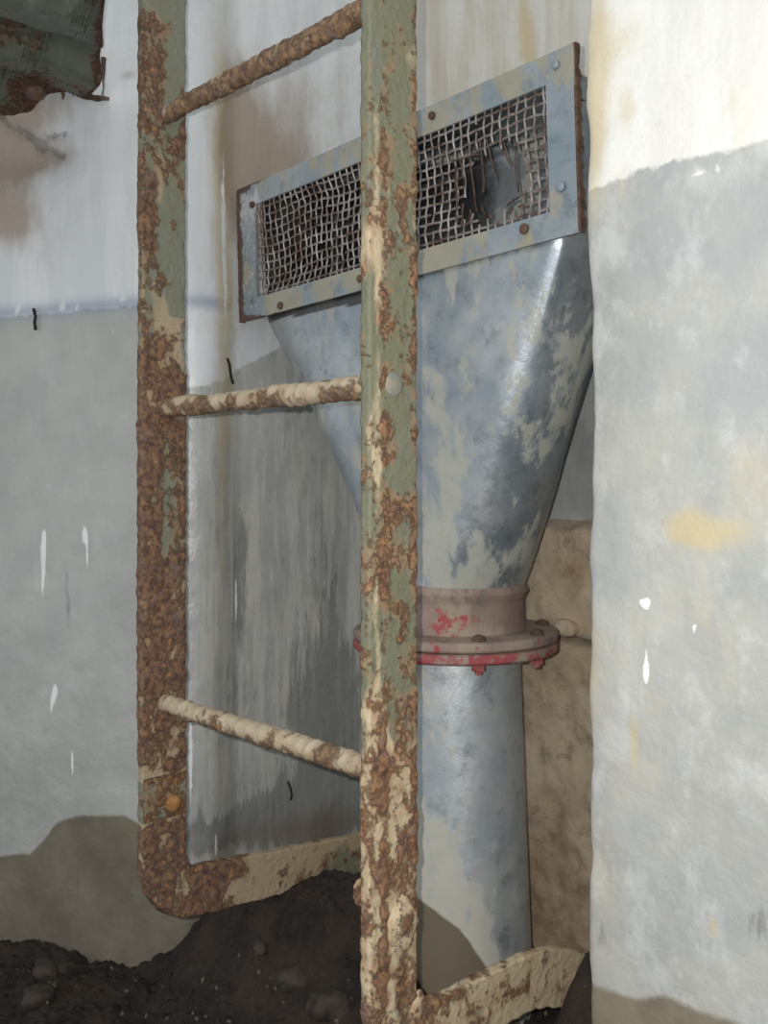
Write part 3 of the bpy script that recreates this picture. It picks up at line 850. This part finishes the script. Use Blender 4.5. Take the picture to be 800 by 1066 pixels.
me = mesh_from(V, [tuple(reversed(q)) for q in Fc], attrs_for(len(V),
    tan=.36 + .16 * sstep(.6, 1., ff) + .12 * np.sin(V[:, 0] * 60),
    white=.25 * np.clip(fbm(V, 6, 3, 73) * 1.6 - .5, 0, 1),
    dark=.9 * (ff < .04) * sstep(.09, .0, V[:, 0] - ctr.x)))  # box interior behind the grille darkened in the colour, standing in for shade
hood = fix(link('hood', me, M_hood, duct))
hood['label'] = 'blue-grey sheet metal funnel narrowing to the collar'
# seam strip on the left shoulder of the hood
bm = bmesh.new()
# collar, flanges, pipe (lathes around the pipe axis)
def lathe(name, prof, mat, parent, seg=96, attrs=None, wob=0., seed=0, shift=None):
    V = []
    for (r, z) in prof:
        for k in range(seg):
            a = 2 * PI * k / seg
            V.append((math.sin(a) * r, -math.cos(a) * r, z))
    V = np.array(V)
    if wob:
        nz = (fbm(V, 30, 3, seed) - .5) * wob
        rad = V[:, :2] / (np.linalg.norm(V[:, :2], axis=1)[:, None] + 1e-9)
        V[:, :2] += rad * nz[:, None]; V[:, 2] += nz * .4
    V[:, 0] += pc.x; V[:, 1] += pc.y
    if shift is not None: V[:, 0] += shift(V[:, 2])
    at = attrs(V) if attrs else attrs_for(len(V))
    me = mesh_from(V, grid_faces(len(prof), seg, True), at)
    o = fix(link(name, me, mat, parent))
    return o
def dense(p, k=6):
    out = []
    for a, b in zip(p, p[1:]):
        for i in range(k): out.append((a[0] + (b[0] - a[0]) * i / k, a[1] + (b[1] - a[1]) * i / k))
    return out + [p[-1]]
zF = ZC - .160
def ca(V):
    n = len(V); a = fbm(V, 30, 3, 81)
    redz = np.exp(-((V[:, 0] - (pc.x + .045)) / .03) ** 2) * (V[:, 1] < pc.y)
    return attrs_for(n, tan=.45 + 0 * a, red=.52 * redz * sstep(zF + .045, zF + .02, V[:, 2]), dark=.15 * sstep(.4, .6, a))
lathe('collar', dense([(pr - .004, zb_ + .012), (pr + .003, zb_ + .006), (pr + .006, zb_), (pr + .003, zb_ - .006), (pr + .001, zb_ - .010), (pr + .002, zF + .006), (pr + .004, zF - .004), (pr - .003, zF - .006)], 4), M_flange, duct, attrs=ca, wob=.002, seed=5)
fr = .1115
def fa(red):
    def f(V):
        n = len(V); r = np.hypot(V[:, 0] - pc.x, V[:, 1] - pc.y)
        return attrs_for(n, tan=.5 + 0 * r, red=red * sstep(fr - .006, fr - .001, r) + (.12 if red < .5 else .0), dark=.1 + 0 * r)
    return f
fl1 = lathe('upper_flange', dense([(pr - .002, zF), (pr + .01, zF + .001), (fr - .002, zF - .001), (fr, zF - .003), (fr, zF - .009), (fr - .002, zF - .011), (pr, zF - .011)], 5), M_flange, duct, attrs=fa(.2), wob=.0022, seed=6)
fl2 = lathe('lower_flange', dense([(pr, zF - .0125), (fr - .002, zF - .0125), (fr + .0005, zF - .014), (fr + .0005, zF - .021), (fr - .002, zF - .023), (pr - .002, zF - .023)], 5), M_flange, duct, attrs=fa(.5), wob=.0022, seed=7)
fl2['label'] = 'lower flange with red paint on its rim'
for ang in (12, 57, 102, 147, 192, 237, 282, 327):
    a = math.radians(ang); c0 = Vector((pc.x + math.sin(a) * (fr - .013), pc.y - math.cos(a) * (fr - .013), zF - .023))
    bm = bmesh.new()
    tube_bm(bm, [c0 + Vector((0, 0, .002)), c0 - Vector((0, 0, .007))], .0075, 6)
    tube_bm(bm, [c0, c0 - Vector((0, 0, .011))], .004, 8)
    obj('bolt', bm, M_red, fl2)
    bm = dome_bm(bmesh.new(), c0 + Vector((0, 0, .024)), (0, 0, 1), .0075, .005, 8)
    obj('bolt', bm, M_drust, fl1)
# pipe
zp0 = zF - .022; zp1 = -.02
prof = [(pr - .003 + .013 * (k / 120) ** 1.1, zp0 + (zp1 - zp0) * k / 120) for k in range(121)]
def pa(V):
    z = V[:, 2]; x = V[:, 0] - pc.x
    u_ = x * cs + (V[:, 1] - pc.y) * sn        # across the pipe as one faces it
    zt_ = np.interp(u_, [-.08, -.035, 0, .04, .06, .08], [.235, .22, .195, .14, .10, .05])
    mud = np.clip((zt_ - .035 - z) / .02 * .5 + .5, 0, 1)
    zt2 = np.interp(u_, [-.08, -.03, 0, .035, .05, .08], [.345, .315, .285, .185, .10, -.08])
    return attrs_for(len(V), tan=.22 + .6 * np.clip((zt2 - z) / .05, 0, 1), mud=mud,
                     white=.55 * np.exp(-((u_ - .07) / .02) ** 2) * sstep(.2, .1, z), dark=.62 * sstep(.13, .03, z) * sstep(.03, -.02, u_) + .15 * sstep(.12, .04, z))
pipe = lathe('pipe', prof, M_pipe, duct, attrs=pa, wob=.0015, seed=8, shift=lambda z: (zp0 - z) * .012)
pipe['label'] = 'pale grey pipe, stained with brown mud at its foot'

# ---------------------------------------------------------------- ribbed steel sheet overhead, upper left
zS = ZC + .485
def lw(s): k = (s - B0.x) / dL.x; return B0.y + dL.y * k        # left wall y at a given x
n, m = 120, 420
out_pts = [(80, 96, 0), (92, 89, 0), (106, 79, 0), (107, 50, 0), (106, 30, 0), (112, 12, 0), (124, 0, 0), (150, -40, 0)]
prof_t = []
for (u, v, _) in out_pts:
    l = (zS - ZC) * F / (HOR - v); r = ray(u); prof_t.append((r[1] * l, r[0] * l))
prof_t.sort()
print('sheet edge', prof_t)
tmin = .18
T = np.linspace(tmin, .63, n)
redge = np.interp(T, [p[0] for p in prof_t], [p[1] for p in prof_t])
redge_s = redge.copy()
redge = redge + (fbm(np.column_stack([T, 0 * T, 0 * T]), 45, 4, 91) - .5) * .022
V = []; 
for i in range(n):
    for j in range(m):
        f = j / (m - 1); s_ = -1.9 + (redge_s[i] + 1.9) * f ** .6 + (redge[i] - redge_s[i]) * max(0, (f - .96) / .04)
        V.append((s_, T[i], zS))
V = np.array(V)
wy = lw(V[:, 0]); V[:, 1] = np.minimum(V[:, 1], wy + .012)
ph = (V[:, 0] + 1.9) / .13
rib = sstep(-.6, .6, np.sin(ph * 2 * PI)) * .022
V[:, 2] += rib + (fbm(V, 14, 3, 92) - .5) * .008
V[:, 2] -= .022 * sstep(.10, .0, wy - V[:, 1]) * (fbm(V, (25, 25, 0), 3, 94)) 
me = mesh_from(V, grid_faces(n, m), dict(rust=np.clip(.30 + .5 * sstep(.05, 0, wy - V[:, 1]) + .5 * sstep(.035, 0, np.repeat(redge, m) - V[:, 0]) + (fbm(V, 25, 4, 95) - .5) * 1.3, 0, 1), green=.85 + 0 * V[:, 0]))
M_sheet = rust_material('green_ceiling_sheet', .1, srgb(58, 46, 40), srgb(104, 74, 54), srgb(92, 82, 66), srgb(96, 102, 90), 7.)
sheet = link('steel_sheet', me, M_sheet)
so = sheet.modifiers.new('t', 'SOLIDIFY'); so.thickness = .004; so.offset = 0
tag(sheet, 'ribbed green steel sheet with ragged rusty edge overhead at upper left', 'metal sheet')
for (u, v) in ((37, 94),):
    l = (zS - ZC - .01) * F / (HOR - v)
    obj('bolt', dome_bm(bmesh.new(), onL(u, v, l - .008), (0, 0, -1), .013, .012, 14), M_drust, sheet, True)
# rusty flakes hanging from the ragged edge
for k, (u, v0, v1) in enumerate(((107, 60, 99), (104, 78, 86), (82, 90, 98), (76, 88, 100), (66, 96, 104))):
    l = (zS - ZC) * F / (HOR - v0)
    pts = [onL(u + random.uniform(-1, 1), v0 + (v1 - v0) * q / 5, l) for q in range(6)]
    obj('hanging_flake', tube_bm(bmesh.new(), pts, .0014, 5, rfun=lambda i: .0028 - .0004 * i + random.uniform(-.0006, .0006)), M_drust, sheet)

# ---------------------------------------------------------------- small loose things on the walls
def wall_pt(W, u, v, off):
    a, z, l, p = W.hit(u, v); r = np.array(ray(u)); q = r * (l - off)
    return Vector((q[0], q[1], z))
def strand(name, W, pix, r, mat, lab, cat, off=.006):
    pts = [wall_pt(W, u, v, off) for u, v in pix]
    o = tag(obj(name, tube_bm(bmesh.new(), pts, r, 6), mat, None, True), lab, cat)
    return o
strand('twig', WL, [(237, 374), (239, 380), (240, 388), (241, 394), (243, 400)], .0016, M_black, 'thin black twig stuck to the niche wall above the middle rung', 'twig', .008)
strand('twig', WL, [(300, 812), (303, 820), (304, 826), (303, 831)], .0014, M_black, 'short black twig stuck to the niche wall below the lowest rung', 'twig', .008)
strand('twig', WL, [(35, 322), (37, 330), (36, 336), (37, 344)], .002, M_black, 'black crumbling scrap on the left wall at the blue line', 'twig', .005)
# bracket wire right of the grille frame
pts = [onT(599, 99, .73), onT(606, 104, .75), onT(613, 106, .79), onT(611, 112, .80), onT(603, 110, .76)]
obj('bracket_wire', tube_bm(bmesh.new(), pts, .0011, 5), M_wdark, frame)
